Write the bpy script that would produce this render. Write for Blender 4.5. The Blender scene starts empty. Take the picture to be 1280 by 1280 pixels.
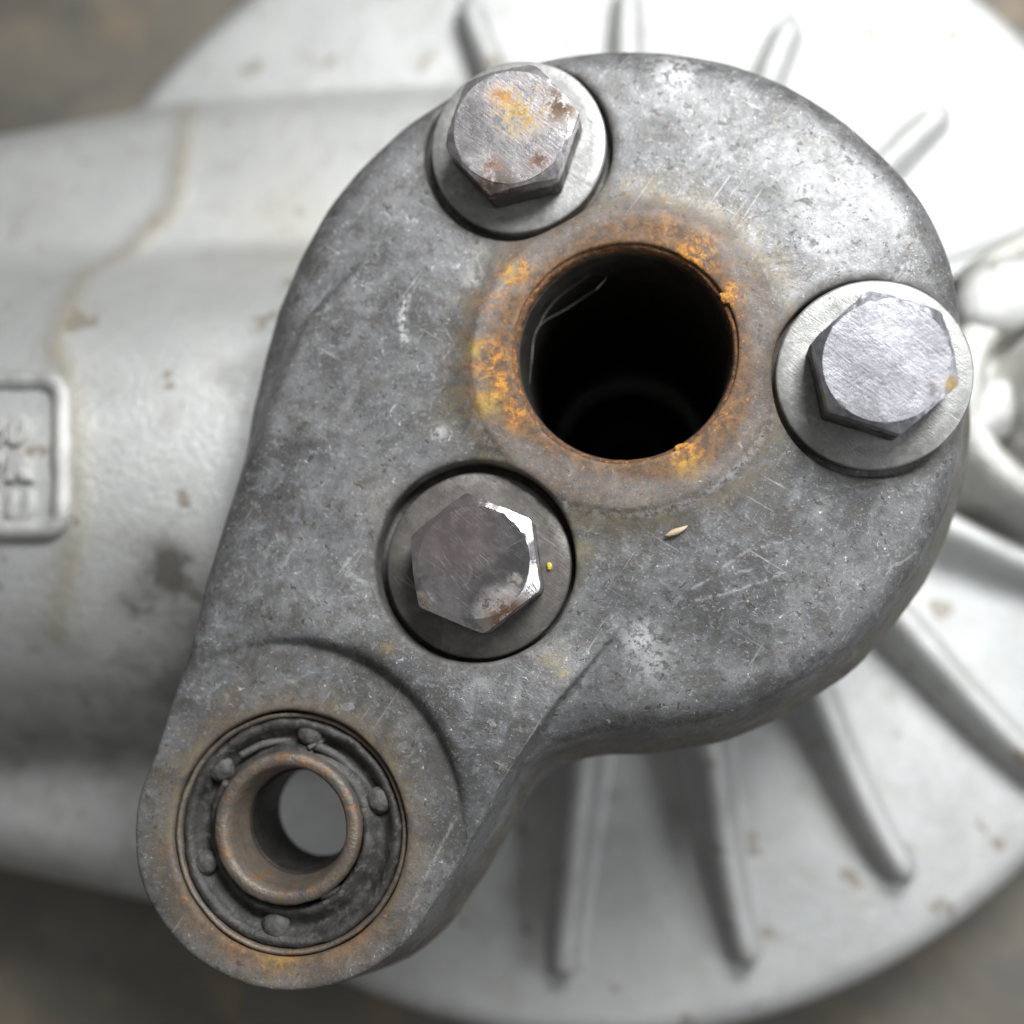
import bpy, bmesh, math, random
import numpy as np
from mathutils import Vector, Matrix, noise as mnoise

random.seed(7)
sc = bpy.context.scene
sc.unit_settings.system = 'METRIC'
sc.unit_settings.scale_length = 0.01          # one Blender unit is one centimetre

# ------------------------------------------------------------------ camera
FPX, W = 1408.0, 1280.0
D = FPX / 100.0
dcam = Vector((160, -160, -FPX)).normalized()
R3 = dcam.rotation_difference(Vector((0, 0, -1))).to_matrix()
cam_d = bpy.data.cameras.new('camera')
cam_d.sensor_width = 36; cam_d.sensor_fit = 'HORIZONTAL'
cam_d.lens = 36 * FPX / W
cam_d.clip_start = 0.1; cam_d.clip_end = 2000
cam = bpy.data.objects.new('camera', cam_d)
sc.collection.objects.link(cam)
cam.matrix_world = Matrix.Translation((0, 0, D)) @ R3.to_4x4()
cam_d.dof.use_dof = True
cam_d.dof.focus_distance = (D - 0.05) * math.cos(math.atan(226 / FPX))
cam_d.dof.aperture_fstop = cam_d.lens * 1e-3 / 0.54
sc.camera = cam

# ------------------------------------------------------------------ light
wd = bpy.data.worlds.new('World'); sc.world = wd; wd.use_nodes = True
bg = wd.node_tree.nodes['Background']
bg.inputs[0].default_value = (0.985, 0.99, 0.975, 1); bg.inputs[1].default_value = 0.165

def area(name, loc, target, size, power, col):
    l = bpy.data.lights.new(name, 'AREA'); l.shape = 'RECTANGLE'
    l.size, l.size_y = size; l.energy = power; l.color = col
    o = bpy.data.objects.new(name, l); sc.collection.objects.link(o)
    o.location = loc
    o.rotation_euler = (Vector(target) - Vector(loc)).to_track_quat('-Z', 'Y').to_euler()
    return o
area('window_light', (9, 19, 21), (0, 1, -3), (12, 10), 17500, (0.985, 0.995, 1.0))
area('side_fill_light', (24, -3, 13), (0, -2, -4), (13, 8), 3000, (0.93, 0.96, 1.0))  # added fill from the right to lift the flange, not a real window

sc.view_settings.view_transform = 'Standard'
sc.view_settings.look = 'None'
sc.view_settings.exposure = 0.0
sc.view_settings.gamma = 1.0
sc.render.engine = 'CYCLES'
sc.cycles.max_bounces = 6
sc.cycles.use_denoising = True

# ------------------------------------------------------------------ helpers
def P(px, py, z=0.0):
    """the point at height z that stands at photograph pixel (px, py)"""
    d = R3 @ Vector((px - 640, 640 - py, -FPX))
    t = (z - D) / d.z
    return Vector((d.x * t, d.y * t, z))

def link(name, me, mat=None, parent=None, label=None, smooth=True, kind=None):
    o = bpy.data.objects.new(name, me); sc.collection.objects.link(o)
    if mat: me.materials.append(mat)
    if smooth: me.polygons.foreach_set('use_smooth', [True] * len(me.polygons))
    if parent: o.parent = parent
    if label: o['label'] = label
    if kind: o['kind'] = kind
    return o

def mesh(name, v, f):
    me = bpy.data.meshes.new(name)
    me.from_pydata([tuple(p) for p in v], [], [tuple(q) for q in f]); me.update()
    return me

def lathe(name, prof, c=(0, 0), n=96, wob=0.0, seed=0, freq=2.0, closed=True):
    """prof: (r, z) pairs turned about the vertical axis through c"""
    v, f = [], []
    m = len(prof)
    for i in range(n):
        a = 2 * math.pi * i / n
        for (r, z) in prof:
            x, y = r * math.cos(a), r * math.sin(a)
            if wob:
                q = mnoise.noise(Vector((x * freq + seed, y * freq, z * freq)))
                q2 = mnoise.noise(Vector((x * freq * 3 + seed, y * freq * 3, z * freq + 5)))
                z2 = z + wob * (q + .5 * q2); r2 = r + wob * .6 * q2
                x, y = r2 * math.cos(a), r2 * math.sin(a)
            else: z2 = z
            v.append((c[0] + x, c[1] + y, z2))
    for i in range(n):
        j = (i + 1) % n
        for k in range(m if closed else m - 1):
            l = (k + 1) % m
            f.append((i * m + k, j * m + k, j * m + l, i * m + l))
    return mesh(name, v, f)

def tube(name, pts, rad, n=10, closed=False):
    v, f = [], []
    pts = [Vector(p) for p in pts]; N = len(pts)
    for i, p in enumerate(pts):
        a = pts[(i - 1) % N] if (closed or i > 0) else p
        b = pts[(i + 1) % N] if (closed or i < N - 1) else p
        t = (b - a).normalized()
        u = t.cross(Vector((0, 0, 1))).normalized(); w = u.cross(t)
        r = rad[i] if isinstance(rad, (list, tuple)) else rad
        for k in range(n):
            g = 2 * math.pi * k / n
            v.append(p + u * (r * math.cos(g)) + w * (r * math.sin(g)))
    for i in range(N if closed else N - 1):
        j = (i + 1) % N
        for k in range(n):
            l = (k + 1) % n
            f.append((i * n + k, i * n + l, j * n + l, j * n + k))
    if not closed:
        f.append(tuple(range(n))[::-1]); f.append(tuple((N - 1) * n + k for k in range(n)))
    return mesh(name, v, f)

def lump(name, c, sx, sy, sz, rot, seed, mat, parent, sub=3, rough=1.):
    bm = bmesh.new(); bmesh.ops.create_icosphere(bm, subdivisions=sub, radius=1)
    ca, sa = math.cos(rot), math.sin(rot)
    for v in bm.verts:
        p = v.co.copy(); k = 1 + rough * (.35 * mnoise.noise(p * 1.6 + Vector((seed, 0, 0))) + .22 * mnoise.noise(p * 3.5 + Vector((seed, 3, 0))) + .10 * mnoise.noise(p * 8 + Vector((seed, 3, 9))))
        x, y, z = p.x * sx * k, p.y * sy * k, p.z * sz * k
        v.co = Vector((c[0] + x * ca - y * sa, c[1] + x * sa + y * ca, c[2] + z))
    me = bpy.data.meshes.new(name); bm.to_mesh(me); bm.free()
    return link(name, me, mat, parent)

# ---- signed distance fields and a surface-nets mesher
def sstep(a, b, x):
    t = np.clip((x - a) / (b - a), 0, 1); return t * t * (3 - 2 * t)
def smin(a, b, k):
    h = np.maximum(k - np.abs(a - b), 0) / k
    return np.minimum(a, b) - h * h * k * .25
def smax(a, b, k): return -smin(-a, -b, k)
def poly_sdf(X, Y, pts):
    d = np.full(X.shape, 1e9, np.float32); ins = np.zeros(X.shape, bool)
    n = len(pts)
    for i in range(n):
        ax, ay = pts[i]; bx, by = pts[(i + 1) % n]
        ex, ey = bx - ax, by - ay
        t = np.clip(((X - ax) * ex + (Y - ay) * ey) / (ex * ex + ey * ey), 0, 1)
        d = np.minimum(d, (X - ax - ex * t) ** 2 + (Y - ay - ey * t) ** 2)
        c = ((ay > Y) != (by > Y))
        xx = (bx - ax) * (Y - ay) / (by - ay if by != ay else 1e-9) + ax
        ins ^= (c & (X < xx))
    d = np.sqrt(d)
    return np.where(ins, -d, d).astype(np.float32)
def line_dist(X, Y, pts):
    d = np.full(X.shape, 1e9, np.float32)
    for (ax, ay), (bx, by) in zip(pts[:-1], pts[1:]):
        ex, ey = bx - ax, by - ay
        t = np.clip(((X - ax) * ex + (Y - ay) * ey) / (ex * ex + ey * ey + 1e-9), 0, 1)
        d = np.minimum(d, (X - ax - ex * t) ** 2 + (Y - ay - ey * t) ** 2)
    return np.sqrt(d)
def catmull(pts, n=6, closed=True):
    out = []; N = len(pts)
    for i in range(N if closed else N - 1):
        p = [np.array(pts[(i + k) % N] if closed else pts[min(max(i + k, 0), N - 1)], float) for k in (-1, 0, 1, 2)]
        for s in range(n):
            t = s / n
            q = .5 * ((2 * p[1]) + (-p[0] + p[2]) * t + (2 * p[0] - 5 * p[1] + 4 * p[2] - p[3]) * t * t
                      + (-p[0] + 3 * p[1] - 3 * p[2] + p[3]) * t ** 3)
            out.append((q[0], q[1]))
    if not closed: out.append(tuple(pts[-1]))
    return out

def nets(name, F, org, h, smooth_it=1):
    S = F < 0
    nx, ny, nz = F.shape
    cnt = np.zeros((nx - 1, ny - 1, nz - 1), np.int8)
    for dx in (0, 1):
        for dy in (0, 1):
            for dz in (0, 1):
                cnt += S[dx:nx - 1 + dx, dy:ny - 1 + dy, dz:nz - 1 + dz]
    act = (cnt > 0) & (cnt < 8)
    I, J, K = np.nonzero(act)
    idx = np.full(act.shape, -1, np.int32); idx[I, J, K] = np.arange(len(I))
    acc = np.zeros((len(I), 3)); num = np.zeros(len(I))
    corners = [(a, b, c) for a in (0, 1) for b in (0, 1) for c in (0, 1)]
    for a in corners:
        for ax in range(3):
            if a[ax]: continue
            b = list(a); b[ax] = 1
            fa = F[I + a[0], J + a[1], K + a[2]]; fb = F[I + b[0], J + b[1], K + b[2]]
            m = (fa < 0) != (fb < 0)
            t = np.where(m, fa / np.where(m, fa - fb, 1), 0)
            p = np.array(a, float)[None, :].repeat(len(I), 0); p[:, ax] += t
            acc += p * m[:, None]; num += m
    V = acc / num[:, None] + np.stack([I, J, K], 1)
    V = V * h + np.array(org)
    quads = []
    for ax in range(3):
        u, v = (ax + 1) % 3, (ax + 2) % 3
        sl0 = [slice(None)] * 3; sl1 = [slice(None)] * 3
        sl0[ax] = slice(0, -1); sl1[ax] = slice(1, None)
        ch = S[tuple(sl0)] != S[tuple(sl1)]
        e = np.stack(np.nonzero(ch), 1)
        ok = (e[:, u] > 0) & (e[:, v] > 0) & (e[:, u] < F.shape[u] - 1) & (e[:, v] < F.shape[v] - 1)
        e = e[ok]
        ins0 = S[e[:, 0], e[:, 1], e[:, 2]]
        q = []
        for du, dv in ((1, 1), (0, 1), (0, 0), (1, 0)):
            g = e.copy(); g[:, u] -= du; g[:, v] -= dv
            q.append(idx[g[:, 0], g[:, 1], g[:, 2]])
        q = np.stack(q, 1)
        q[~ins0] = q[~ins0][:, ::-1]
        quads.append(q)
    Q = np.concatenate(quads)
    for _ in range(smooth_it):
        A = np.zeros_like(V); N = np.zeros(len(V))
        for k in range(4):
            a, b = Q[:, k], Q[:, (k + 1) % 4]
            for c in range(3):
                A[:, c] += np.bincount(a, V[b, c], len(V)) + np.bincount(b, V[a, c], len(V))
            N += np.bincount(a, minlength=len(V)) + np.bincount(b, minlength=len(V))
        V = V * .5 + .5 * A / np.maximum(N, 1)[:, None]
    me = bpy.data.meshes.new(name)
    me.vertices.add(len(V)); me.vertices.foreach_set('co', V.astype(np.float32).ravel())
    me.loops.add(len(Q) * 4); me.loops.foreach_set('vertex_index', Q.astype(np.int32).ravel())
    me.polygons.add(len(Q)); me.polygons.foreach_set('loop_start', np.arange(0, len(Q) * 4, 4, dtype=np.int32))
    me.update(calc_edges=True); me.validate()
    return me, V
def attr(me, name, vals):
    a = me.attributes.new(name, 'FLOAT', 'POINT'); a.data.foreach_set('value', np.clip(vals, 0, 4).astype(np.float32))

# ---- node helper
class NT:
    def __init__(s, name):
        s.m = bpy.data.materials.new(name); s.m.use_nodes = True
        s.t = s.m.node_tree; s.b = s.t.nodes['Principled BSDF']
        s.co = s.t.nodes.new('ShaderNodeTexCoord').outputs['Object']
    def n(s, ty, **kw):
        x = s.t.nodes.new(ty)
        for k, v in kw.items(): setattr(x, k, v)
        return x
    def put(s, sock, v):
        if isinstance(v, bpy.types.NodeSocket): s.t.links.new(v, sock)
        elif isinstance(v, (tuple, list)) and sock.type == 'RGBA': sock.default_value = (*v[:3], 1)
        else: sock.default_value = v
    def noise(s, scale, detail=6, rough=.6, dist=0., co=None, off=None):
        x = s.n('ShaderNodeTexNoise'); x.inputs['Scale'].default_value = scale
        x.inputs['Detail'].default_value = detail; x.inputs['Roughness'].default_value = rough
        x.inputs['Distortion'].default_value = dist
        c = co or s.co
        if off is not None:
            mp = s.n('ShaderNodeMapping'); mp.inputs['Location'].default_value = (off, off * .7, off * 1.3)
            s.t.links.new(c, mp.inputs[0]); c = mp.outputs[0]
        s.t.links.new(c, x.inputs['Vector']); return x.outputs['Fac']
    def map(s, scale=(1, 1, 1), rot=0., loc=(0, 0, 0)):
        mp = s.n('ShaderNodeMapping'); mp.inputs['Scale'].default_value = scale
        mp.inputs['Rotation'].default_value = (0, 0, rot); mp.inputs['Location'].default_value = loc
        s.t.links.new(s.co, mp.inputs[0]); return mp.outputs[0]
    def rotmap(s, rot, scale):
        a = s.n('ShaderNodeMapping'); a.inputs['Rotation'].default_value = (0, 0, rot); s.t.links.new(s.co, a.inputs[0])
        b = s.n('ShaderNodeMapping'); b.inputs['Scale'].default_value = scale; s.t.links.new(a.outputs[0], b.inputs[0])
        return b.outputs[0]
    def ramp(s, f, a, b, lo=0., hi=1.):
        x = s.n('ShaderNodeMapRange', interpolation_type='SMOOTHSTEP')
        s.put(x.inputs[0], f); x.inputs[1].default_value = a; x.inputs[2].default_value = b
        x.inputs[3].default_value = lo; x.inputs[4].default_value = hi; return x.outputs[0]
    def math(s, op, a, b=0.):
        x = s.n('ShaderNodeMath', operation=op); s.put(x.inputs[0], a); s.put(x.inputs[1], b); return x.outputs[0]
    def mix(s, f, a, b, mode='MIX'):
        x = s.n('ShaderNodeMix', data_type='RGBA', blend_type=mode)
        s.put(x.inputs[0], f); s.put(x.inputs[6], a); s.put(x.inputs[7], b); return x.outputs[2]
    def at(s, name): 
        return s.n('ShaderNodeAttribute', attribute_name=name).outputs['Fac']
    def near(s, c, r0, r1):
        """1 within r0 of point c, 0 beyond r1"""
        v = s.n('ShaderNodeVectorMath', operation='DISTANCE'); s.t.links.new(s.co, v.inputs[0]); v.inputs[1].default_value = c
        return s.ramp(v.outputs['Value'], r0, r1, 1, 0)
    def scratches(s, rot, off, along=.7, across=26., th=.66, w=.03):
        c = s.rotmap(rot, (along, across, 1))
        f = s.noise(1.0, 2, .5, .0, co=c, off=off)
        return s.ramp(f, th, th + w)
    def bump(s, h, strength, dist=.02, nrm=None):
        x = s.n('ShaderNodeBump'); x.inputs['Strength'].default_value = strength; x.inputs['Distance'].default_value = dist
        s.put(x.inputs['Height'], h)
        if nrm: s.t.links.new(nrm, x.inputs['Normal'])
        return x.outputs[0]
    def done(s, col, rough, metal, nrm=None, spec=.5):
        s.put(s.b.inputs['Base Color'], col); s.put(s.b.inputs['Roughness'], rough); s.put(s.b.inputs['Metallic'], metal)
        s.b.inputs['Specular IOR Level'].default_value = spec
        if nrm: s.t.links.new(nrm, s.b.inputs['Normal'])
        return s.m

RUST_A, RUST_B, RUST_C = (.16, .065, .028), (.46, .19, .03), (.085, .055, .038)

# ------------------------------------------------------------------ materials
def m_cover():
    s = NT('weathered_cast_aluminium')
    n1 = s.noise(.55, 5, .6, .6); n2 = s.noise(2.3, 8, .68, .8, off=3); n3 = s.noise(8, 8, .7, .3, off=9)
    n4 = s.noise(26, 5, .65, 0, off=5); n5 = s.noise(70, 3, .6)
    c = s.mix(s.ramp(n1, .36, .64), (.076, .076, .078), (.168, .168, .172))
    c = s.mix(s.ramp(n2, .44, .68, 0, .5), c, (.25, .252, .26))
    c = s.mix(s.ramp(n2, .5, .36, 0, .6), c, (.088, .084, .076))
    c = s.mix(s.ramp(n3, .55, .68, 0, .38), c, (.34, .345, .35))
    c = s.mix(s.ramp(n3, .46, .34, 0, .55), c, (.082, .074, .06))
    c = s.mix(s.ramp(n4, .57, .68, 0, .4), c, (.45, .45, .44))
    c = s.mix(s.ramp(n4, .44, .33, 0, .45), c, (.075, .07, .062))
    blot = s.ramp(s.noise(3.4, 9, .75, .6, off=31), .60, .66)
    c = s.mix(s.math('MULTIPLY', blot, .55), c, (.085, .072, .048))
    pale = s.ramp(s.noise(2.6, 10, .78, .9, off=57), .585, .635)
    c = s.mix(s.math('MULTIPLY', pale, .26), c, (.55, .56, .58))
    dk = s.ramp(s.noise(11, 3, .5, .6, off=121), .655, .67); c = s.mix(s.math('MULTIPLY', dk, .75), c, (.055, .048, .036))
    dk2 = s.ramp(s.noise(5.2, 4, .6, .8, off=131), .66, .675); c = s.mix(s.math('MULTIPLY', dk2, .7), c, (.075, .066, .048))
    lt = s.ramp(s.noise(14, 4, .6, .8, off=141), .65, .68); c = s.mix(s.math('MULTIPLY', lt, s.ramp(n2, .45, .6, .15, .75)), c, (.66, .65, .62))
    scr = s.math('MAXIMUM', s.scratches(.55, 2, .5, 22, .70, .02), s.scratches(-1.0, 12, .45, 26, .71, .02))
    scr = s.math('MAXIMUM', scr, s.scratches(2.2, 22, .6, 24, .715, .02))
    scr = s.math('MULTIPLY', scr, s.ramp(s.noise(1.1, 4, .6, 0, off=77), .46, .62))
    c = s.mix(s.math('MULTIPLY', scr, .38), c, (.5, .5, .5))
    br = s.ramp(n3, .38, .6)
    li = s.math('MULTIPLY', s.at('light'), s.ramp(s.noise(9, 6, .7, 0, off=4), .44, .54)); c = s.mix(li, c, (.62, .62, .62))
    g = s.math('MULTIPLY', s.at('grime_shade'), s.ramp(s.noise(5, 8, .7, .4, off=18), .34, .60, .35, 1)); c = s.mix(g, c, (.05, .046, .038))
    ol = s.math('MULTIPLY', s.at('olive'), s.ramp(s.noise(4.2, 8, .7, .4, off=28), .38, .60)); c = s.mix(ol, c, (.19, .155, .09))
    r = s.math('MULTIPLY', s.at('rust'), s.ramp(s.noise(4.5, 9, .75, .5, off=41), .31, .53, .42, 1))
    rc = s.mix(s.ramp(s.noise(7, 8, .75, .3, off=50), .40, .62), (.078, .053, .036), (.165, .095, .05))
    rc = s.mix(s.ramp(s.noise(9, 8, .75, .3, off=60), .60, .67), rc, RUST_B)
    c = s.mix(r, c, rc)
    og = s.math('MULTIPLY', s.at('orange'), s.ramp(s.noise(6, 9, .75, .6, off=24), .46, .51)); c = s.mix(s.math('MULTIPLY', og, .9), c, s.mix(s.ramp(s.noise(10, 6, .7, 0, off=64), .42, .6), (.20, .085, .03), (.56, .25, .035)))
    yl = s.math('MULTIPLY', s.at('yellow'), s.ramp(s.noise(7, 6, .7, 0, off=14), .36, .56)); c = s.mix(s.math('MULTIPLY', yl, .6), c, (.45, .31, .06))
    h = s.math('ADD', s.math('MULTIPLY', n3, .35), s.math('ADD', s.math('MULTIPLY', n4, .4), s.math('MULTIPLY', n5, .15)))
    h = s.math('ADD', h, s.math('MULTIPLY', r, .5)); h = s.math('SUBTRACT', h, s.math('MULTIPLY', s.math('MAXIMUM', dk, dk2), .5)); h = s.math('ADD', h, s.math('MULTIPLY', lt, .35)); h = s.math('SUBTRACT', h, s.math('MULTIPLY', blot, .35))
    nrm = s.bump(h, .30, .045)
    ro = s.math('ADD', s.ramp(n3, .35, .65, .42, .56), s.math('MULTIPLY', s.math('ADD', r, g), .3))
    me = s.math('SUBTRACT', .38, s.math('MULTIPLY', s.math('MAXIMUM', r, s.math('MAXIMUM', g, s.math('MULTIPLY', blot, .6))), .6))
    return s.done(c, ro, me, nrm)

def m_housing():
    s = NT('silver_cast_housing')
    n1 = s.noise(.35, 5, .6, .5); n2 = s.noise(1.6, 7, .65, .5, off=3); n3 = s.noise(7, 8, .7, 0, off=9); n4 = s.noise(28, 5, .6)
    c = s.mix(s.ramp(n1, .3, .7), (.49, .50, .495), (.60, .605, .595))
    c = s.mix(s.ramp(n2, .47, .68, 0, .4), c, (.38, .365, .335))
    c = s.mix(s.ramp(n3, .58, .68, 0, .35), c, (.34, .32, .29))
    sp = s.ramp(s.noise(1.3, 3, .5, 0, off=90), .655, .70); c = s.mix(s.math('MULTIPLY', sp, .7), c, (.25, .21, .15))
    g = s.math('MULTIPLY', s.at('grime_shade'), s.ramp(n2, .34, .60, .45, 1)); c = s.mix(g, c, (.10, .095, .085))
    o = s.math('MULTIPLY', s.at('olive'), s.ramp(n3, .36, .58, .55, 1)); c = s.mix(o, c, (.36, .31, .21))
    h = s.math('ADD', s.math('MULTIPLY', n3, 1.0), s.math('ADD', s.math('MULTIPLY', s.noise(14, 5, .6, 0, off=44), .8), s.math('MULTIPLY', n4, .6)))
    nrm = s.bump(h, .5, .05)
    return s.done(c, s.ramp(n2, .3, .7, .34, .47), s.math('SUBTRACT', .45, s.math('MULTIPLY', g, .3)), nrm)

def m_bolt(name, base, rough, rust=(), top=None, seed=0, metal=1.0, chips=.5, grime_shade=0, sb=.4, mark=None, dk=.4, sth=0.):
    """rust: list of (local point, r0, r1, colour)"""
    s = NT(name)
    n2 = s.noise(3.2, 7, .7, .4, off=seed); n3 = s.noise(11, 7, .7, 0, off=seed + 5); n4 = s.noise(40, 4, .6, 0, off=seed)
    c = s.mix(s.ramp(n2, .35, .65), base, [x * .72 for x in base])
    c = s.mix(s.ramp(n3, .52, .64, 0, .5), c, [min(1, x * 1.35) for x in base])
    c = s.mix(s.ramp(n3, .44, .34, 0, .6), c, [x * .5 for x in base])
    c = s.mix(s.ramp(s.noise(1.3, 4, .6, .3, off=seed + 3), .42, .56, 0, dk), c, [x * .35 for x in base])
    if top: c = s.mix(s.near(top[0], top[1], top[2]), c, top[3])
    scr = s.math('MAXIMUM', s.scratches(.6, seed + 1, 1.1, 60, .69 + sth, .03), s.scratches(-.5, seed + 7, .9, 55, .70 + sth, .03))
    scr = s.math('MAXIMUM', scr, s.scratches(.95, seed + 17, 1.2, 65, .70 + sth, .03))
    scr = s.math('MULTIPLY', scr, s.ramp(s.noise(1.6, 3, .5, 0, off=seed + 40), .42, .58))
    c = s.mix(s.math('MULTIPLY', scr, sb), c, (.8, .8, .8))
    if mark:
        rg = s.math('SUBTRACT', s.near(mark, .20, .22), s.near(mark, .155, .18)); rg = s.math('MULTIPLY', rg, s.near((mark[0] + .22, mark[1] - .06, mark[2]), .14, .24)); c = s.mix(s.math('MULTIPLY', rg, .6), c, (.8, .78, .76))
    rm = None
    for i, (p, r0, r1, col, th) in enumerate(rust):
        m = s.math('MULTIPLY', s.near(p, r0, r1), s.ramp(s.noise(5.5, 8, .75, .4, off=seed + 11 * i), th, th + .09))
        c = s.mix(m, c, s.mix(s.ramp(n3, .4, .6), col, [x * .6 for x in col]))
        rm = m if rm is None else s.math('MAXIMUM', rm, m)
    if grime_shade:  # darkens the head's sides: their shade is put into the colour
        sx = s.n('ShaderNodeSeparateXYZ'); s.t.links.new(s.co, sx.inputs[0])
        gz = s.math('MULTIPLY', s.ramp(s.math('ADD', sx.outputs[2], s.math('MULTIPLY', n3, .16)), grime_shade - .02, grime_shade - .14), s.ramp(n2, .3, .6, .65, 1))
        c = s.mix(gz, c, (.045, .042, .038)); rm = gz if rm is None else s.math('MAXIMUM', rm, s.math('MULTIPLY', gz, .7))
    h = s.math('ADD', s.math('MULTIPLY', n3, .7), s.math('MULTIPLY', n4, .5)); br = s.noise(1, 4, .6, 0, co=s.rotmap(.7, (3, 55, 1)), off=seed)
    h = s.math('ADD', s.math('MULTIPLY', h, .5), s.math('MULTIPLY', br, .35))
    nrm = s.bump(s.math('ADD', h, s.math('MULTIPLY', n2, chips * 2)), .22, .04)
    ro = s.math('ADD', s.ramp(n2, .3, .7, rough, rough + .12), s.math('MULTIPLY', scr, .06))
    me = metal
    if rm is not None:
        ro = s.math('ADD', ro, s.math('MULTIPLY', rm, .4)); me = s.math('SUBTRACT', metal, s.math('MULTIPLY', rm, .8 * metal))
    return s.done(c, ro, me, nrm)

def m_simple(name, a, b, rough, metal=0., scale=6, bs=.5, bd=.04, c3=None):
    s = NT(name)
    n = s.noise(scale, 8, .7, .4); n2 = s.noise(scale * 3.3, 6, .7, 0, off=5)
    c = s.mix(s.ramp(n, .36, .64), a, b)
    if c3: c = s.mix(s.ramp(n2, .53, .64), c, c3)
    h = s.math('ADD', n, s.math('MULTIPLY', n2, .6))
    return s.done(c, s.ramp(n2, .3, .7, rough, min(1, rough + .15)), metal, s.bump(h, bs, bd))

M_COVER = m_cover(); M_HOUSE = m_housing()
M_RUST = m_simple('rusted_steel', RUST_C, (.22, .10, .045), .6, .25, 4, .9, .08, (.42, .20, .06))
M_RUSTP = m_simple('rusty_worn_sleeve_steel', (.12, .11, .10), (.19, .155, .12), .42, .5, 1.7, .8, .05, (.21, .12, .065))
M_FLAKE = m_simple('orange_rust_flake', (.42, .16, .03), (.58, .30, .05), .5, 0, 7, .9, .05, (.20, .07, .025))
M_RUBBER = m_simple('dirty_black_rubber', (.020, .020, .020), (.055, .053, .049), .45, 0, 3.0, .5, .05, (.085, .08, .07))
M_RUBBER2 = m_simple('worn_grey_rubber', (.05, .05, .048), (.085, .082, .077), .5, 0, 4, .4, .06, (.10, .09, .08))
M_WASH = m_bolt('zinc_washer', (.40, .40, .385), .40, seed=3, metal=.55, rust=[((0, 0, 0), 3, 4, (.16, .13, .09), .62)])
M_WASHD = m_bolt('dark_dirty_washer', (.20, .185, .17), .36, seed=13, metal=.6, rust=[((0, 0, 0), 3, 4, (.05, .045, .04), .60)])
M_BORE_SHADE = m_simple('bore_shade_black', (.012, .011, .010), (.03, .026, .02), .5, .2, 3, .4, .03)  # near-black colour standing in for the shade inside the holes
M_WEB = m_simple('cobweb_thread', (.12, .12, .11), (.2, .2, .19), .6)
M_YEL = m_simple('yellow_paint', (.6, .5, .05), (.5, .4, .05), .5)
M_CHIP = m_simple('tan_wood_chip', (.42, .31, .2), (.52, .42, .3), .7)

def m_ground():
    s = NT('worn_brown_grey_bench_top')
    n = s.noise(.16, 4, .6, .5); n2 = s.noise(.7, 6, .65, .4, off=4); n3 = s.noise(5, 6, .6, 0)
    c = s.mix(s.ramp(n, .35, .65), (.115, .108, .092), (.175, .16, .132))
    c = s.mix(s.ramp(n2, .5, .68, 0, .6), c, (.26, .20, .13))
    c = s.mix(s.ramp(n2, .46, .34, 0, .5), c, (.10, .10, .10))
    return s.done(c, .65, 0, s.bump(n3, .4, .05))
M_GROUND = m_ground()

# ------------------------------------------------------------------ ground
g = 90
gv = [(-g, -g, -9.2), (g, -g, -9.2), (g, g, -9.2), (-g, g, -9.2)]
link('ground', mesh('ground', gv, [(0, 1, 2, 3)]), M_GROUND, kind='structure', smooth=False)

# ------------------------------------------------------------------ the one thing: gear housing
root = bpy.data.objects.new('gear_housing', None); sc.collection.objects.link(root)
root['label'] = 'silver cast metal gear housing with a worn grey bolted cover plate and rusty bore'
root['category'] = 'gear housing'

# --- housing casting (tube, shoulders, hub), SDF
FZ = -6.3                                  # flange top
def ctr(px, py, z=0.): p = P(px, py, z); return (p.x, p.y)
AX_Y = P(0, 622, -3.5).y; AX_Z, TR = -6.5, 4.78
hub = ctr(765, 560, -3)
fl = (-.95, 3.24)
h = .1
xs = np.arange(-17.5, 5.6, h, dtype=np.float32); ys = np.arange(-9.5, 10.6, h, dtype=np.float32); zs = np.arange(-9.3, -1.2, h, dtype=np.float32)
X, Y, Z = np.meshgrid(xs, ys, zs, indexing='ij', sparse=True)
X2, Y2 = X[:, :, 0] + 0 * Y[:, :, 0], Y[:, :, 0] + 0 * X[:, :, 0]
rt = np.sqrt((Y - AX_Y) ** 2 + (Z - AX_Z) ** 2) - TR + 0 * X
tube_f = smax(rt, X + 2.6, .6)
SZ = -4.55
sh_px = [(-700, 300), (-300, 222), (0, 160), (190, 112), (400, 92), (600, 78), (800, 90), (900, 300), (820, 640),
         (560, 760), (400, 870), (330, 1010), (300, 1120), (200, 1128), (0, 1078), (-300, 1010), (-700, 930)]
sh = poly_sdf(X2, Y2, [ctr(a, b - 42 if b < 400 else b + 34, SZ - .4) for a, b in sh_px])[:, :, None]
q1, q2 = sh + 1.3, (Z - SZ) + 1.3
yy = np.abs(Y - AX_Y)
drop = .055 * np.maximum(yy - 3.6, 0) ** 2
q2 = q2 + drop
sh_f = np.sqrt(np.maximum(q1, 0) ** 2 + np.maximum(q2, 0) ** 2) + np.minimum(np.maximum(q1, q2), 0) - 1.3
Fv = smin(tube_f, sh_f, .45)
rh = np.sqrt((X - hub[0]) ** 2 + (Y - hub[1]) ** 2)
hub_f = np.maximum(rh - (3.1 - .12 * (Z + 1.7)), Z + 1.72)
Fv = smin(Fv, hub_f, .5)
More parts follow.
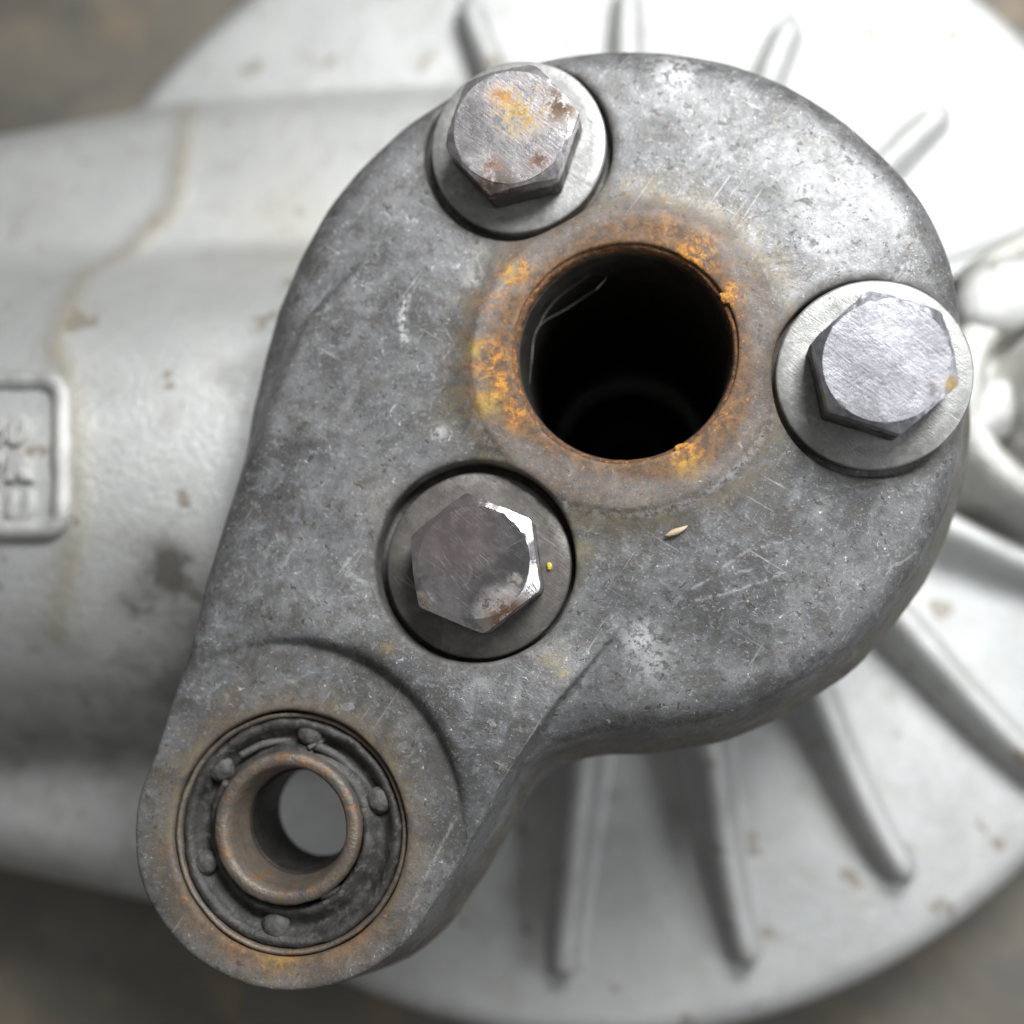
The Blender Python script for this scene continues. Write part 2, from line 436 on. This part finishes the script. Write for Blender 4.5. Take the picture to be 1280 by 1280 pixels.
# parting seam: a low raised line in the casting
seam_px = [(208, 100), (216, 180), (214, 250), (180, 290), (120, 335), (88, 380), (72, 430), (84, 470), (95, 520), (98, 600), (92, 690), (75, 790)]
def on_tube(px, py):
    z = -2.0
    for _ in range(12):
        p = P(px, py, z); dy = min(abs(p.y - AX_Y), TR * .98)
        z = max(AX_Z + math.sqrt(TR * TR - dy * dy), SZ + .05)
    return P(px, py, z)
seam = [on_tube(a, b) for a, b in seam_px]
sd = line_dist(X2, Y2, [(p.x, p.y) for p in seam])[:, :, None]
Fv = Fv - .035 * np.exp(-(sd / .2) ** 2)
bore_c = ctr(780, 442, 0)
Fv = np.maximum(Fv, -(np.maximum(np.sqrt((X - bore_c[0]) ** 2 + (Y - bore_c[1]) ** 2) - 1.6, -(Z + 8.5))))
me, V = nets('housing_casting', Fv.astype(np.float32), (xs[0], ys[0], zs[0]), h)
del Fv, tube_f, sh_f, rt
vx, vy, vz = V[:, 0], V[:, 1], V[:, 2]
sv = line_dist(vx, vy, [(p.x, p.y) for p in seam])
attr(me, 'olive', .6 * np.exp(-(sv / .22) ** 2) + .35 * np.exp(-((vx - P(345, 262, -4).x) ** 2 + (vy - P(345, 262, -4).y) ** 2) / 1.2))
gr = np.zeros(len(V))
for a, b, r, k in [(300, 470, .35, .5), (210, 715, .5, 1.4), (175, 745, .45, 1.3), (232, 700, .2, 1.2), (235, 780, .6, .8), (120, 900, 1.6, .55), (200, 860, 1.2, .7), (215, 690, .25, .8), (60, 950, 1.4, .4), (150, 1000, 1.3, .35)]:
    p = on_tube(a, b); gr = np.maximum(gr, k * np.exp(-((vx - p.x) ** 2 + (vy - p.y) ** 2) / r ** 2))
# stain patch beside the arm, wide darker blobs towards the lower left
attr(me, 'grime_shade', gr)
casting = link('housing_casting', me, M_HOUSE, root)

# --- finned flange
FR = 11.0
prof = [(3.3, FZ), (FR * .5, FZ)] + [(FR - .5 + .5 * math.sin(a), FZ - .5 + .5 * math.cos(a)) for a in [i * math.pi / 12 for i in range(7)]] + \
       [(FR, FZ - 1.5), (FR - .6, FZ - 1.9), (3.3, FZ - 1.9)]
me = lathe('flange', prof, (-1.2, 4.0), 160)
attr(me, 'olive', np.zeros(len(me.vertices))); attr(me, 'grime_shade', np.zeros(len(me.vertices)))
flange = link('flange', me, M_HOUSE, root)
md = flange.modifiers.new('es', 'EDGE_SPLIT'); md.split_angle = math.radians(50)

def fin_mesh(ang, r0, r1, hw, ht, bend=0.):
    v, f = [], []
    N, K = 26, 13
    for i in range(N + 1):
        t = i / N
        r = r0 + (r1 - r0) * t
        end = math.sqrt(max(0, 1 - max(0, (t - .93) / .07) ** 2))
        hh = ht * (1 - .5 * t) * (.05 + .95 * end)
        w = hw * (1.2 - .5 * t) * (.25 + .75 * end)
        a = ang + bend * (1 - t) ** 2
        ux, uy = math.cos(a), math.sin(a)
        for k in range(K):
            s_ = -1 + 2 * k / (K - 1)
            # flared foot and rounded crest
            pr = {0: (-2.1, -.05), 1: (-1.5, .05), 2: (-1.12, .25), 3: (-.98, .6), 4: (-.82, .86), 5: (-.45, .98), 6: (0, 1.0)}
            kk = k if k <= 6 else 12 - k
            ox, oz = pr[kk]; ox = ox if k <= 6 else -ox
            if kk <= 1: zz = FZ + oz * .5
            else: zz = FZ + oz * hh
            v.append((fl[0] + ux * r - uy * ox * w, fl[1] + uy * r + ux * ox * w, zz))
    for i in range(N):
        for k in range(K - 1):
            f.append((i * K + k, i * K + k + 1, (i + 1) * K + k + 1, (i + 1) * K + k))
    me = mesh('fin', v, f); bm = bmesh.new(); bm.from_mesh(me); bmesh.ops.recalc_face_normals(bm, faces=bm.faces); bm.to_mesh(me); bm.free()
    attr(me, 'olive', np.zeros(len(v))); attr(me, 'grime_shade', np.zeros(len(v)))
    return me
for (ex, ey, bx, by) in [(705, 1228, 735, 900), (942, 1212, 880, 900), (1142, 1105, 1020, 860), (1350, 1000, 1120, 770), (1430, 760, 1160, 650),
                         (1370, 268, 1150, 360), (1187, 132, 1030, 280), (994, 20, 940, 160), (787, -22, 785, 120), (582, -5, 625, 100),
                         (455, 150, 600, 330)]:
    a = P(ex, ey, FZ + .2); b = P(bx, by, FZ + .5)
    A = Vector((a.x - fl[0], a.y - fl[1])); 
    ang = math.atan2(A.y, A.x); B = Vector((b.x - fl[0], b.y - fl[1])); ab = math.atan2(B.y, B.x)
    dd = (ab - ang + math.pi) % (2 * math.pi) - math.pi
    tt = 1 - (B.length - 4) / (A.length - 4)
    bend = dd / max(tt, .2) ** 2
    link('fin', fin_mesh(ang, 4.0, A.length, .27, 1.15, bend), M_HOUSE, flange)

# --- side boss on the right
bc = ctr(1376, 478, -4.2)
prof = [(2.9, FZ - .1), (2.55, FZ + .15), (2.35, FZ + .7), (2.25, FZ + 1.5), (2.1, FZ + 1.75), (1.8, FZ + 1.8), (1.65, FZ + 1.7), (1.6, FZ + 1.1), (1.45, FZ + 1.05),
        (1.3, FZ + 1.15), (1.2, FZ + 2.2), (1.0, FZ + 2.4), (.7, FZ + 2.4), (.6, FZ + 1.2), (0.01, FZ + 1.2)]
me = lathe('side_boss', prof, bc, 90, wob=.16, seed=5, freq=.9, closed=False)
attr(me, 'olive', .25 * np.ones(len(me.vertices))); attr(me, 'grime_shade', np.zeros(len(me.vertices)))
boss = link('side_boss', me, M_HOUSE, root)
for a, b, z_, q in [(1272, 352, FZ + 2.3, .42), (1256, 502, FZ + 2.1, .36)]:
    p = P(a, b, z_); o_ = lump('boss_nub', (p.x, p.y, z_ - .70), q * 1.9, q * 1.5, .38, .5, a, M_HOUSE, boss, 3, .3)
    attr(o_.data, 'olive', .1 * np.ones(len(o_.data.vertices))); attr(o_.data, 'grime_shade', np.zeros(len(o_.data.vertices)))
ribpts = [P(1205, 352, FZ + 1.0), P(1240, 330, FZ + 1.15), P(1290, 300, FZ + 1.0), P(1350, 270, FZ + .7)]
me = tube('rib', ribpts, [.2, .26, .26, .2], 12); attr(me, 'olive', .3 * np.ones(len(me.vertices))); attr(me, 'grime_shade', np.zeros(len(me.vertices)))
link('rib', me, M_HOUSE, boss)

# --- embossed number frame on the tube
def tube_z(y): 
    dy = min(abs(y - AX_Y), TR * .98); return AX_Z + math.sqrt(TR * TR - dy * dy)
cn = []
x0, x1, y0, y1, rr = -140, 80, 476, 662, 22
for cx, cy, a0 in [(x1 - rr, y0 + rr, -90), (x1 - rr, y1 - rr, 0), (x0 + rr, y1 - rr, 90), (x0 + rr, y0 + rr, 180)]:
    for i in range(7):
        a = math.radians(a0 + 15 * i); cn.append((cx + rr * math.cos(a), cy + rr * math.sin(a)))
dense = []
for i in range(len(cn)):
    a, b = cn[i], cn[(i + 1) % len(cn)]; L = math.dist(a, b); k = max(1, int(L / 8))
    for j in range(k): dense.append((a[0] + (b[0] - a[0]) * j / k, a[1] + (b[1] - a[1]) * j / k))
pp, rads = [], []
for i, (a, b) in enumerate(dense):
    p = on_tube(a, b); w = .012 * mnoise.noise(Vector((i * .25, 0, 3))); pp.append((p.x, p.y, p.z + .02 + w)); rads.append(.16 + 2 * w)
me = tube('number_frame', pp, rads, 12, closed=True)
attr(me, 'olive', .15 * np.ones(len(me.vertices))); attr(me, 'grime_shade', np.zeros(len(me.vertices)))
frame = link('number_frame', me, M_HOUSE, casting)
fpx = 100 * D / (D + 1.75)
for ch, px, py in [('4', -38, 540), ('8', -4, 540), ('0', 23, 538), ('2', -40, 585), ('9', -6, 585), ('R', 24, 583), ('6', -38, 635), ('1', -8, 637), ('U', 27, 634)]:
    cu = bpy.data.curves.new('raised_character', 'FONT'); cu.body = ch; cu.size = .54; cu.extrude = .11; cu.offset = .026
    cu.bevel_depth = .022; cu.bevel_resolution = 2; cu.align_x = 'CENTER'
    ob = bpy.data.objects.new('tmp', cu); sc.collection.objects.link(ob)
    dg = bpy.context.evaluated_depsgraph_get(); me = bpy.data.meshes.new_from_object(ob.evaluated_get(dg))
    bpy.data.objects.remove(ob)
    c = on_tube(px, py + 15)
    for v in me.vertices:
        y = c.y + v.co.y
        v.co = Vector((c.x + v.co.x, y, tube_z(y) + v.co.z - .02))
    attr(me, 'olive', .1 * np.ones(len(me.vertices))); attr(me, 'grime_shade', np.zeros(len(me.vertices)))
    me.name = 'raised_character'
    link('raised_character', me, M_HOUSE, casting)

# ------------------------------------------------------------------ cover plate
h = .03
xs = np.arange(-7.0, 4.9, h, dtype=np.float32); ys = np.arange(-5.0, 7.9, h, dtype=np.float32); zs = np.arange(-1.85, .2, h, dtype=np.float32)
X, Y, Z = np.meshgrid(xs, ys, zs, indexing='ij', sparse=True)
X2, Y2 = X[:, :, 0] + 0 * Y[:, :, 0], Y[:, :, 0] + 0 * X[:, :, 0]
dc = ctr(765, 484, -.45); DR = 4.36 * 1.032 + .16
BC = ctr(362, 1043, -.05)
bush = ctr(362, 1041, -.1)
c1, c2, c3 = ctr(646, 184, 0), ctr(1092, 470, 0), ctr(593, 702, 0)
dd2 = np.sqrt((X2 - dc[0]) ** 2 + (Y2 - dc[1]) ** 2) - DR
arm_px = [(450, 330), (378, 400), (322, 510), (286, 620), (253, 730), (232, 830), (213, 885)]
for a in range(147, -33, -10):
    pass
cx_, cy_ = 362, 1043
arc = []
for i in range(0, 21):
    a = math.radians(222 - (222 - 36) * i / 20)     # down-facing pixels: y grows downwards
    arc.append((cx_ + 196 * math.cos(a), cy_ - 196 * math.sin(-a) if False else cy_ + 196 * math.sin(math.radians(222 - (222 - 36) * i / 20))))
arc = [(cx_ + 196 * math.cos(math.radians(t)), cy_ + 196 * math.sin(math.radians(t))) for t in np.linspace(211, 37, 24)]
arm_px = arm_px + arc + [(560, 1100), (596, 1038), (640, 958), (690, 884), (740, 824), (830, 714), (760, 600), (700, 500), (620, 330)]
arm_w = [ctr(a, b, 0) for a, b in arm_px]
ad = poly_sdf(X2, Y2, arm_w)
# disc: top falls away slightly to the lower right
ux, uy = .62, -.78
tt = (X2 - bore_c[0]) * ux + (Y2 - bore_c[1]) * uy
ztop = -.012 - .24 * sstep(.9, 4.4, tt) - .10 * sstep(2.6, 4.6, np.sqrt((X2 - dc[0]) ** 2 + (Y2 - dc[1]) ** 2))
wlr = sstep(.8, 3.2, tt)[:, :, None]; rd = .50 - .22 * wlr
q1 = dd2[:, :, None] + .24 * wlr + (.10 + .27 * wlr) * (Z + .5) + rd; q2 = Z - ztop[:, :, None] + rd
disc = np.sqrt(np.maximum(q1, 0) ** 2 + np.maximum(q2, 0) ** 2) + np.minimum(np.maximum(q1, q2), 0) - rd
del q1, q2
px_x = 640 + 100 * X2  # rough left-right weight
lf = sstep(P(420, 800).x, P(300, 800).x, X2) * sstep(P(300, 880).y, P(300, 700).y, Y2)
ra = (.05 + .30 * lf)[:, :, None]
asink = .17 * sstep(P(0, 900).y, P(0, 725).y, Y2) * sstep(P(600, 0).x, P(740, 0).x, X2)
sc2 = ctr(347, 1040, 0)
rs2 = np.sqrt((X2 - sc2[0]) ** 2 + (Y2 - sc2[1]) ** 2)
ud = ((X2 - sc2[0]) * .58 + (Y2 - sc2[1]) * .81) / np.maximum(rs2, .1)
asink = asink - .15 * sstep(.60, .97, ud) * np.exp(-(np.maximum(rs2 - 2.5, 0) / .75) ** 2)
q1 = ad[:, :, None] + .20 * Z + ra; q2 = Z + asink[:, :, None] + ra
arm = np.sqrt(np.maximum(q1, 0) ** 2 + np.maximum(q2, 0) ** 2) + np.minimum(np.maximum(q1, q2), 0) - ra
del q1, q2
kk = .05 + .75 * sstep(-.15, -.6, Z)
F = smin(disc, arm, kk)
del disc, arm
# raised boss round the bore
rb = np.sqrt((X - bore_c[0]) ** 2 + (Y - bore_c[1]) ** 2)
bc2 = ctr(778, 448, .05)
rb2 = np.sqrt((X - bc2[0]) ** 2 + (Y - bc2[1]) ** 2)
F = smin(F, np.maximum(rb2 - 1.93 + .9 * Z, Z - .03), .42)
# machined face round the bushing, with a curved step towards the arm
F = smax(F, -np.maximum((rs2[:, :, None] - 2.34) * .85 - (Z + .02) * .7, -(Z + .02)), .07)
# bolt pockets
for (c, r, d) in ((c1, 1.25, -.30), (c2, 1.245, -.30), (c3, 1.28, -.46)):
    rc_ = np.sqrt((X - c[0]) ** 2 + (Y - c[1]) ** 2)
    F = smax(F, -np.maximum(rc_ - r, -(Z - d)), .06)
# bore and bushing seat
F = smax(F, -(rb - 1.425), .04)
rbu = np.sqrt((X - bush[0]) ** 2 + (Y - bush[1]) ** 2)
F = smax(F, -(rbu - 1.515), .06)
# bottom
F = np.maximum(F, -(Z + 1.70))
# low, broad unevenness of a casting
F = F + (.010 * np.sin(X2 * 2.1 + 1.3 * np.sin(Y2 * 1.1)) * np.sin(Y2 * 1.7 + X2 * .6) + .006 * np.sin(X2 * 5.3 + Y2 * 3.1) * np.sin(Y2 * 4.7 - X2 * 2))[:, :, None]
me, V = nets('cover_plate', F.astype(np.float32), (xs[0], ys[0], zs[0]), h)
del F
vx, vy, vz = V[:, 0], V[:, 1], V[:, 2]
def rad(c): return np.sqrt((vx - c[0]) ** 2 + (vy - c[1]) ** 2)
def blob(px, py, r, k=1.0):
    p = P(px, py, 0); return k * np.exp(-((vx - p.x) ** 2 + (vy - p.y) ** 2) / r ** 2)
def stroke(pts, w, k=1.0):
    return k * np.exp(-(line_dist(vx, vy, [ctr(*p) for p in pts]) / w) ** 2)
rb = rad(bore_c)
rust = sstep(1.98, 1.5, rb + .12 * np.sin(3 * np.arctan2(vy - bore_c[1], vx - bore_c[0]) + 1)) * 1.15
rust = np.maximum(rust, .45 * sstep(2.3, 1.8, rb))
bu = rad(bush)
angb = np.arctan2(vy - bush[1], vx - bush[0])
rust = np.maximum(rust, sstep(2.0, 1.5, bu) * (.35 + .65 * sstep(-.1, -.9, np.sin(angb))) * .75)
rust = np.maximum(rust, np.maximum(blob(205, 1060, .25, .45), blob(275, 1190, .18, .5)))
rust = np.maximum(rust, blob(345, 1200, .35, .6))
attr(me, 'rust', rust)
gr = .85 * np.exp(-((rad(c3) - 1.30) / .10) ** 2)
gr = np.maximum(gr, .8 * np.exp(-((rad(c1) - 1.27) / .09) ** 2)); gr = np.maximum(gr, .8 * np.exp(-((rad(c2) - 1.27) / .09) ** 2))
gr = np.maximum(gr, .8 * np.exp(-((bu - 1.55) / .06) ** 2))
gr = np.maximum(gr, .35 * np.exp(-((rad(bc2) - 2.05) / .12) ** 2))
for a in [(448, 445, .12), (470, 480, .12), (412, 520, .09), (432, 528, .08), (443, 555, .08), (455, 470, .10), (850, 788, .16), (918, 832, .07), (880, 850, .08), (700, 620, .3), (830, 650, .35), (960, 640, .3), (735, 600, .2), (830, 160, .25), (960, 240, .25), (905, 290, .2), (330, 450, .25)]:
    gr = np.maximum(gr, blob(a[0], a[1], a[2], .75 if a[2] < .14 else .4))
gr = np.maximum(gr, stroke([(330, 822), (400, 812), (450, 832), (500, 875), (540, 935), (553, 985)], .13, .75))  # dark stroke painting the shade of the curved step's wall
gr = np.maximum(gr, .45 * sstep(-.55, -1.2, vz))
attr(me, 'grime_shade', gr)
ol = .55 * np.exp(-((rb - 2.15) / .22) ** 2)
for a in [(487, 812, .10, 1.2), (720, 690, .22, .8), (700, 740, .2, .6), (690, 830, .18, .7), (560, 520, .3, .5), (600, 560, .3, .5), (300, 880, .4, .4), (200, 1000, .5, .5), (250, 1150, .4, .6), (470, 620, .3, .3)]:
    ol = np.maximum(ol, blob(*a))
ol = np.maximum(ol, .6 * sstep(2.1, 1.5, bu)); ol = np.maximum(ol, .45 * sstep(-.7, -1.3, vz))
attr(me, 'olive', ol)
li = stroke([(508, 372), (502, 400), (506, 425)], .05, .8)
for st in [[(868, 733), (905, 716), (938, 712)], [(905, 708), (935, 688), (990, 672)], [(870, 750), (920, 738), (975, 718)], [(952, 655), (960, 668)],
           [(505, 800), (530, 770)], [(425, 715), (445, 690)], [(950, 325), (975, 385)], [(565, 1030), (515, 1130)], [(430, 330), (445, 350)], [(640, 350), (600, 390)]]:
    li = np.maximum(li, stroke(st, .016, .38))
li = np.maximum(li, blob(800, 800, .22, .8)); li = np.maximum(li, blob(815, 825, .25, .6)); li = np.maximum(li, blob(845, 80, .28, .6))
li = np.maximum(li, blob(592, 350, .12, .7)); li = np.maximum(li, blob(548, 540, .12, .6))
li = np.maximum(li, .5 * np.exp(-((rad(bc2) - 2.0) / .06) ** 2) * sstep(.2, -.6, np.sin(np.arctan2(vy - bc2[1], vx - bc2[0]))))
attr(me, 'light', li)
ye = np.maximum(blob(612, 505, .17, 1.2), blob(595, 440, .12, 1.0)); ye = np.maximum(ye, blob(640, 345, .13, .8)); ye = np.maximum(ye, blob(603, 520, .12, .6))
ye = np.maximum(ye, blob(860, 585, .16, .7)); ye = np.maximum(ye, blob(345, 1185, .25, .5)); ye = np.maximum(ye, blob(705, 845, .06, .9))
attr(me, 'yellow', ye)
og = np.zeros(len(V))
for a in [(645, 345, .22, 1.0), (620, 380, .2, .6), (868, 322, .26, 1.2), (912, 372, .16, 1.2), (612, 450, .25, 1.1), (625, 490, .28, 1.3), (645, 520, .18, 1.1), (857, 568, .2, 1.2), (900, 520, .2, .5),
          (830, 290, .2, .5), (345, 1195, .3, .45), (300, 1180, .2, .4), (430, 1175, .25, .3)]:
    og = np.maximum(og, blob(*a))
og = np.minimum(np.maximum(og, .28 * sstep(1.50, 1.42, rb)), 1.15)
attr(me, 'orange', og)
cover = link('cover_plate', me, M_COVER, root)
print('cover faces', len(me.polygons))

# ------------------------------------------------------------------ bore sleeve
prof = [(1.372, -.5), (1.365, -.05), (1.38, .02), (1.40, .042), (1.44, .045), (1.475, .0), (1.475, -.2), (1.475, -.4), (1.475, -.5)]
pr = []
for i in range(len(prof)):
    a, b = prof[i], prof[(i + 1) % len(prof)]; pr.append(a)
sleeve = link('bore_sleeve', lathe('bore_sleeve', pr, bore_c, 220, wob=.016, seed=4, freq=3.5), M_RUST, root, 'orange rusted steel sleeve lining the large dark bore')
link('bore_shade_shell', lathe('bore_shade_shell', [(1.34, -6.5), (1.345, -.16), (1.372, -.12), (1.372, -6.5)], bore_c, 120, wob=.006, seed=3), M_BORE_SHADE, sleeve, 'near-black shell that paints the shade inside the bore')  # added shell, coloured black for the shade of the deep bore
# a blind plug far down keeps the bore dark
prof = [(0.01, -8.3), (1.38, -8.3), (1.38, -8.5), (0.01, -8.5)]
link('bore_bottom', lathe('bore_bottom', prof, bore_c, 48), M_BORE_SHADE, root)
# rust flakes on the rim
for i, (a, b, sx, sy, rt_) in enumerate([(640, 352, .14, .10, .6), (655, 332, .09, .06, .8), (911, 370, .10, .09, 0), (862, 320, .16, .06, -.5), (878, 330, .09, .06, -.6), (858, 568, .17, .13, .4),
                                     (600, 440, .10, .05, .2), (618, 448, .12, .10, -.8), (622, 490, .13, .12, .8), (638, 508, .10, .09, 0), (613, 502, .16, .17, .5), (648, 524, .05, .05, 0), (935, 500, .05, .04, 0), (905, 520, .07, .05, .3)]):
    p = P(a, b, .1); lump('rust_flake', (p.x, p.y, .075), sx, sy, .034, rt_, i * 3.3, M_FLAKE, sleeve, 4)

# ------------------------------------------------------------------ bolts
def hex_head(name, c, z0, hgt, rc, rot, worn=.012, seed=0, flat=.95):
    ap = rc * math.cos(math.pi / 6); rf = ap * flat
    N = 180; rings = []
    def hexr(t):
        a = (t - rot) % (math.pi / 3) - math.pi / 6
        r = ap / math.cos(a); lim = rc * .985
        return min(r, lim) if r > lim else r
    zt = z0 + hgt; sl = math.tan(math.radians(29))
    spec = [('d', .25), ('d', .5), ('d', .75), ('d', .93), ('d', .995), ('c', .03), ('c', .25), ('c', .5), ('c', .75), ('c', .96), ('e', 0), ('s', .3), ('s', .6), ('s', 1.0)]
    v = [(c[0], c[1], zt)]; f = []
    for ty, s in spec:
        for i in range(N):
            t = 2 * math.pi * i / N; hr = hexr(t)
            ca, sa = math.cos(t), math.sin(t)
            if ty == 'd': r = rf * s; z = zt
            elif ty == 'c': r = rf + (hr - rf) * s; z = zt - .004 - sl * (r - rf)
            elif ty == 'e': r = hr; z = zt - .035 - sl * (hr - rf)
            else: r = hr; zz = zt - .035 - sl * (hr - rf); z = zz + (z0 - zz) * s
            wn = worn * (.15 if ty == 'd' else 1)
            w = wn * mnoise.noise(Vector((ca * r * 5 + seed, sa * r * 5, z * 4))) + wn * .7 * mnoise.noise(Vector((ca * r * 14 + seed, sa * r * 14, z * 9)))
            if ty == 'e': w *= 1.8
            v.append((c[0] + ca * (r + w * (r / rc)), c[1] + sa * (r + w * (r / rc)), z + w * .6))
    R_ = len(spec)
    for i in range(N): f.append((0, 1 + i, 1 + (i + 1) % N))
    for k in range(R_ - 1):
        for i in range(N):
            a, b = 1 + k * N + i, 1 + k * N + (i + 1) % N
            f.append((a, a + N, b + N, b))
    return mesh(name, v, f)
def washer(name, c, z, r, th=.27, ri=.7, tilt=(0, 0)):
    b = .03
    prof = [(ri, z - th), (ri, z), (r * .6, z), (r * .85, z), (r - b, z), (r - .008, z - .012), (r, z - b), (r, z - th + b), (r - b, z - th)]
    me = lathe(name, prof, c, 120, wob=.006, seed=c[0], freq=2)
    for v in me.vertices: v.co.z += tilt[0] * (v.co.x - c[0]) + tilt[1] * (v.co.y - c[1])
    return me
def bolt(px, py, z0, hgt, rot, wpx, wpy, wz, wr, mat, wmat, label, seed, tilt=(0, 0), flat=.95):
    p = P(px, py, z0 + hgt); w = P(wpx, wpy, wz)
    me = hex_head('bolt', (0, 0), 0, hgt, .885, math.radians(rot), worn=.006 if flat < .93 else .012, seed=seed, flat=flat)
    o = link('bolt', me, mat, root, label, smooth=True)
    o.location = (p.x, p.y, z0); o.rotation_euler = (tilt[1], -tilt[0], 0)
    m = o.modifiers.new('es', 'EDGE_SPLIT'); m.split_angle = math.radians(18)
    ws = washer('washer', (w.x - p.x, w.y - p.y), wz - z0, wr)
    wo = link('washer', ws, wmat, o)
    m = wo.modifiers.new('es', 'EDGE_SPLIT'); m.split_angle = math.radians(50)
    return o
Z0 = .66
mb1 = m_bolt('worn_rust_stained_bolt_steel', (.50, .48, .49), .24, [((.12, .22, Z0), .08, .52, (.46, .30, .07), .45), ((-.12, .38, Z0), .02, .30, (.42, .19, .04), .44), ((.62, .25, Z0), .1, .42, (.16, .10, .06), .44),
                                       ((-.2, -.8, Z0 - .3), .2, .7, (.085, .06, .045), .40), ((.35, -.45, Z0), .05, .25, (.15, .08, .05), .44), ((-.25, -.5, Z0), .05, .25, (.22, .12, .07), .47)], seed=2, metal=.85, grime_shade=.50)
mb2 = m_bolt('scratched_grey_bolt_steel', (.34, .34, .365), .32, [((.72, -.28, Z0 - .05), .03, .17, (.40, .26, .07), .40), ((-.72, -.42, Z0 - .15), .02, .12, (.6, .5, .08), .40), ((.5, -.35, Z0), .02, .15, (.12, .09, .08), .45)], seed=21, metal=.85, grime_shade=.60)
mb3 = m_bolt('bright_polished_bolt_steel', (.80, .77, .78), .15, [((.40, -.66, Z0 - .1), .12, .50, (.11, .06, .033), .38), ((-.62, -.52, Z0 - .2), .1, .25, (.22, .13, .05), .44), ((.5, -.22, Z0), .02, .13, (.22, .17, .13), .42)],
             top=((-.25, .35, Z0), .2, .8, (.66, .56, .57)), seed=33, chips=.14, grime_shade=.44, sb=.55, mark=(-.22, -.12, Z0 - .06), dk=.75, sth=-.03)  # strong dk patches paint dark mirrored surroundings onto the head
bolt(640, 156, .02, .60, 11, 647, 183, -.01, 1.16, mb1, M_WASH, 'hex bolt head stained yellow and orange at the top of the cover plate', 1, (.035, .045))
bolt(1111, 447, .03, .70, 41, 1092, 468, .0, 1.185, mb2, M_WASH, 'scratched pale grey hex bolt head by the right edge of the cover plate', 5, (.045, .055))
bolt(592, 703, -.17, .62, 38, 598, 706, -.17, 1.195, mb3, M_WASHD, 'shiny dark mirror-like hex bolt head in the middle of the arm', 9, (0, 0), .905)

# ------------------------------------------------------------------ bushing
BZ = -.03
shell = lathe('bushing', [(1.505, -1.7), (1.505, BZ - .12), (1.49, BZ - .085), (1.46, BZ - .08), (1.435, BZ - .11), (1.415, BZ - .3), (1.415, -1.7)], bush, 200, wob=.014, seed=8, freq=1.6)
bush_o = link('bushing', shell, M_RUSTP, root, 'rubber bushing with rusty centre sleeve in the end of the arm')
rp = [(1.42, -1.55), (1.42, BZ - .14), (1.39, BZ - .10), (1.33, BZ - .10), (1.28, BZ - .17), (1.22, BZ - .27), (1.14, BZ - .30), (1.08, BZ - .22), (1.02, BZ - .13), (.97, BZ - .10), (.935, BZ - .13), (.92, BZ - .2), (.90, -1.55)]
rub = link('rubber_ring', lathe('rubber_ring', rp, bush, 200, wob=.028, seed=2, freq=2.0), M_RUBBER, bush_o)
sl_c = ctr(357, 1036, 0)
sp = [(.95, -1.72), (.95, -.14), (.935, -.03), (.90, .005), (.81, .005), (.77, -.03), (.735, -.2), (.69, -.5), (.665, -.8), (.655, -1.72)]
link('inner_sleeve', lathe('inner_sleeve', sp, sl_c, 160, wob=.012, seed=11, freq=3.2), M_RUSTP, bush_o, 'rusty brown inner sleeve')
link('sleeve_shade_shell', lathe('sleeve_shade_shell', [(.675, -.62), (.652, -.66), (.640, -.8), (.640, -1.74), (.66, -1.74)], sl_c, 120, wob=.01, seed=6, freq=3), M_BORE_SHADE, bush_o, 'near-black shell that paints the shade inside the sleeve')  # added shell, shade deep in the sleeve put into its colour
for (a, b, r) in [(382, 916, .175), (270, 963, .165), (470, 1003, .17), (249, 1083, .16), (338, 1162, .18)]:
    p = P(a, b, BZ)
    lump('stud', (p.x, p.y, BZ - .215), r * 1.0, r * .97, .105, random.random() * 6, a * .1, M_RUBBER2, bush_o, 4, .3)
for (pts, r) in [([(300, 945), (330, 930), (365, 925)], .05), ([(395, 932), (425, 948), (450, 975), (462, 990)], .06), ([(385, 935), (400, 928), (408, 918)], .035), ([(283, 978), (272, 1000), (268, 1030)], .05),
                 ([(455, 1010), (452, 1035), (440, 1060)], .05), ([(400, 1120), (430, 1110), (455, 1095)], .05)]:
    link('rubber_tear', tube('rubber_tear', [tuple(P(a, b, BZ - .12 - .02 * i)) for i, (a, b) in enumerate(catmull(pts, 5, False))], r, 8), M_RUBBER2, bush_o)

# ------------------------------------------------------------------ small loose things
p = P(687, 708, -.17); lump('paint_speck', (p.x, p.y, -.15), .035, .05, .03, 0, 3, M_YEL, root)
p = P(845, 664, 0)
chip = lump('wood_chip', (p.x, p.y, -.03), .14, .04, .03, .42, 4, M_CHIP, None, 2)
chip['label'] = 'tiny tan splinter lying on the cover plate below the bore'; chip['category'] = 'splinter'
web = bpy.data.objects.new('cobweb', None); sc.collection.objects.link(web)
web['label'] = 'thin grey cobweb threads strung inside the upper left of the dark bore'; web['category'] = 'cobweb'
for pts in [[(668, 420), (690, 380), (735, 345), (788, 315)], [(665, 455), (672, 410), (710, 385), (745, 362)], [(745, 362), (758, 346), (742, 342)], [(662, 480), (665, 440), (668, 420)]]:
    link('thread', tube('thread', [tuple(P(a, b, -.35 - .03 * i)) for i, (a, b) in enumerate(catmull(pts, 5, False))], .0028, 5), M_WEB, web)
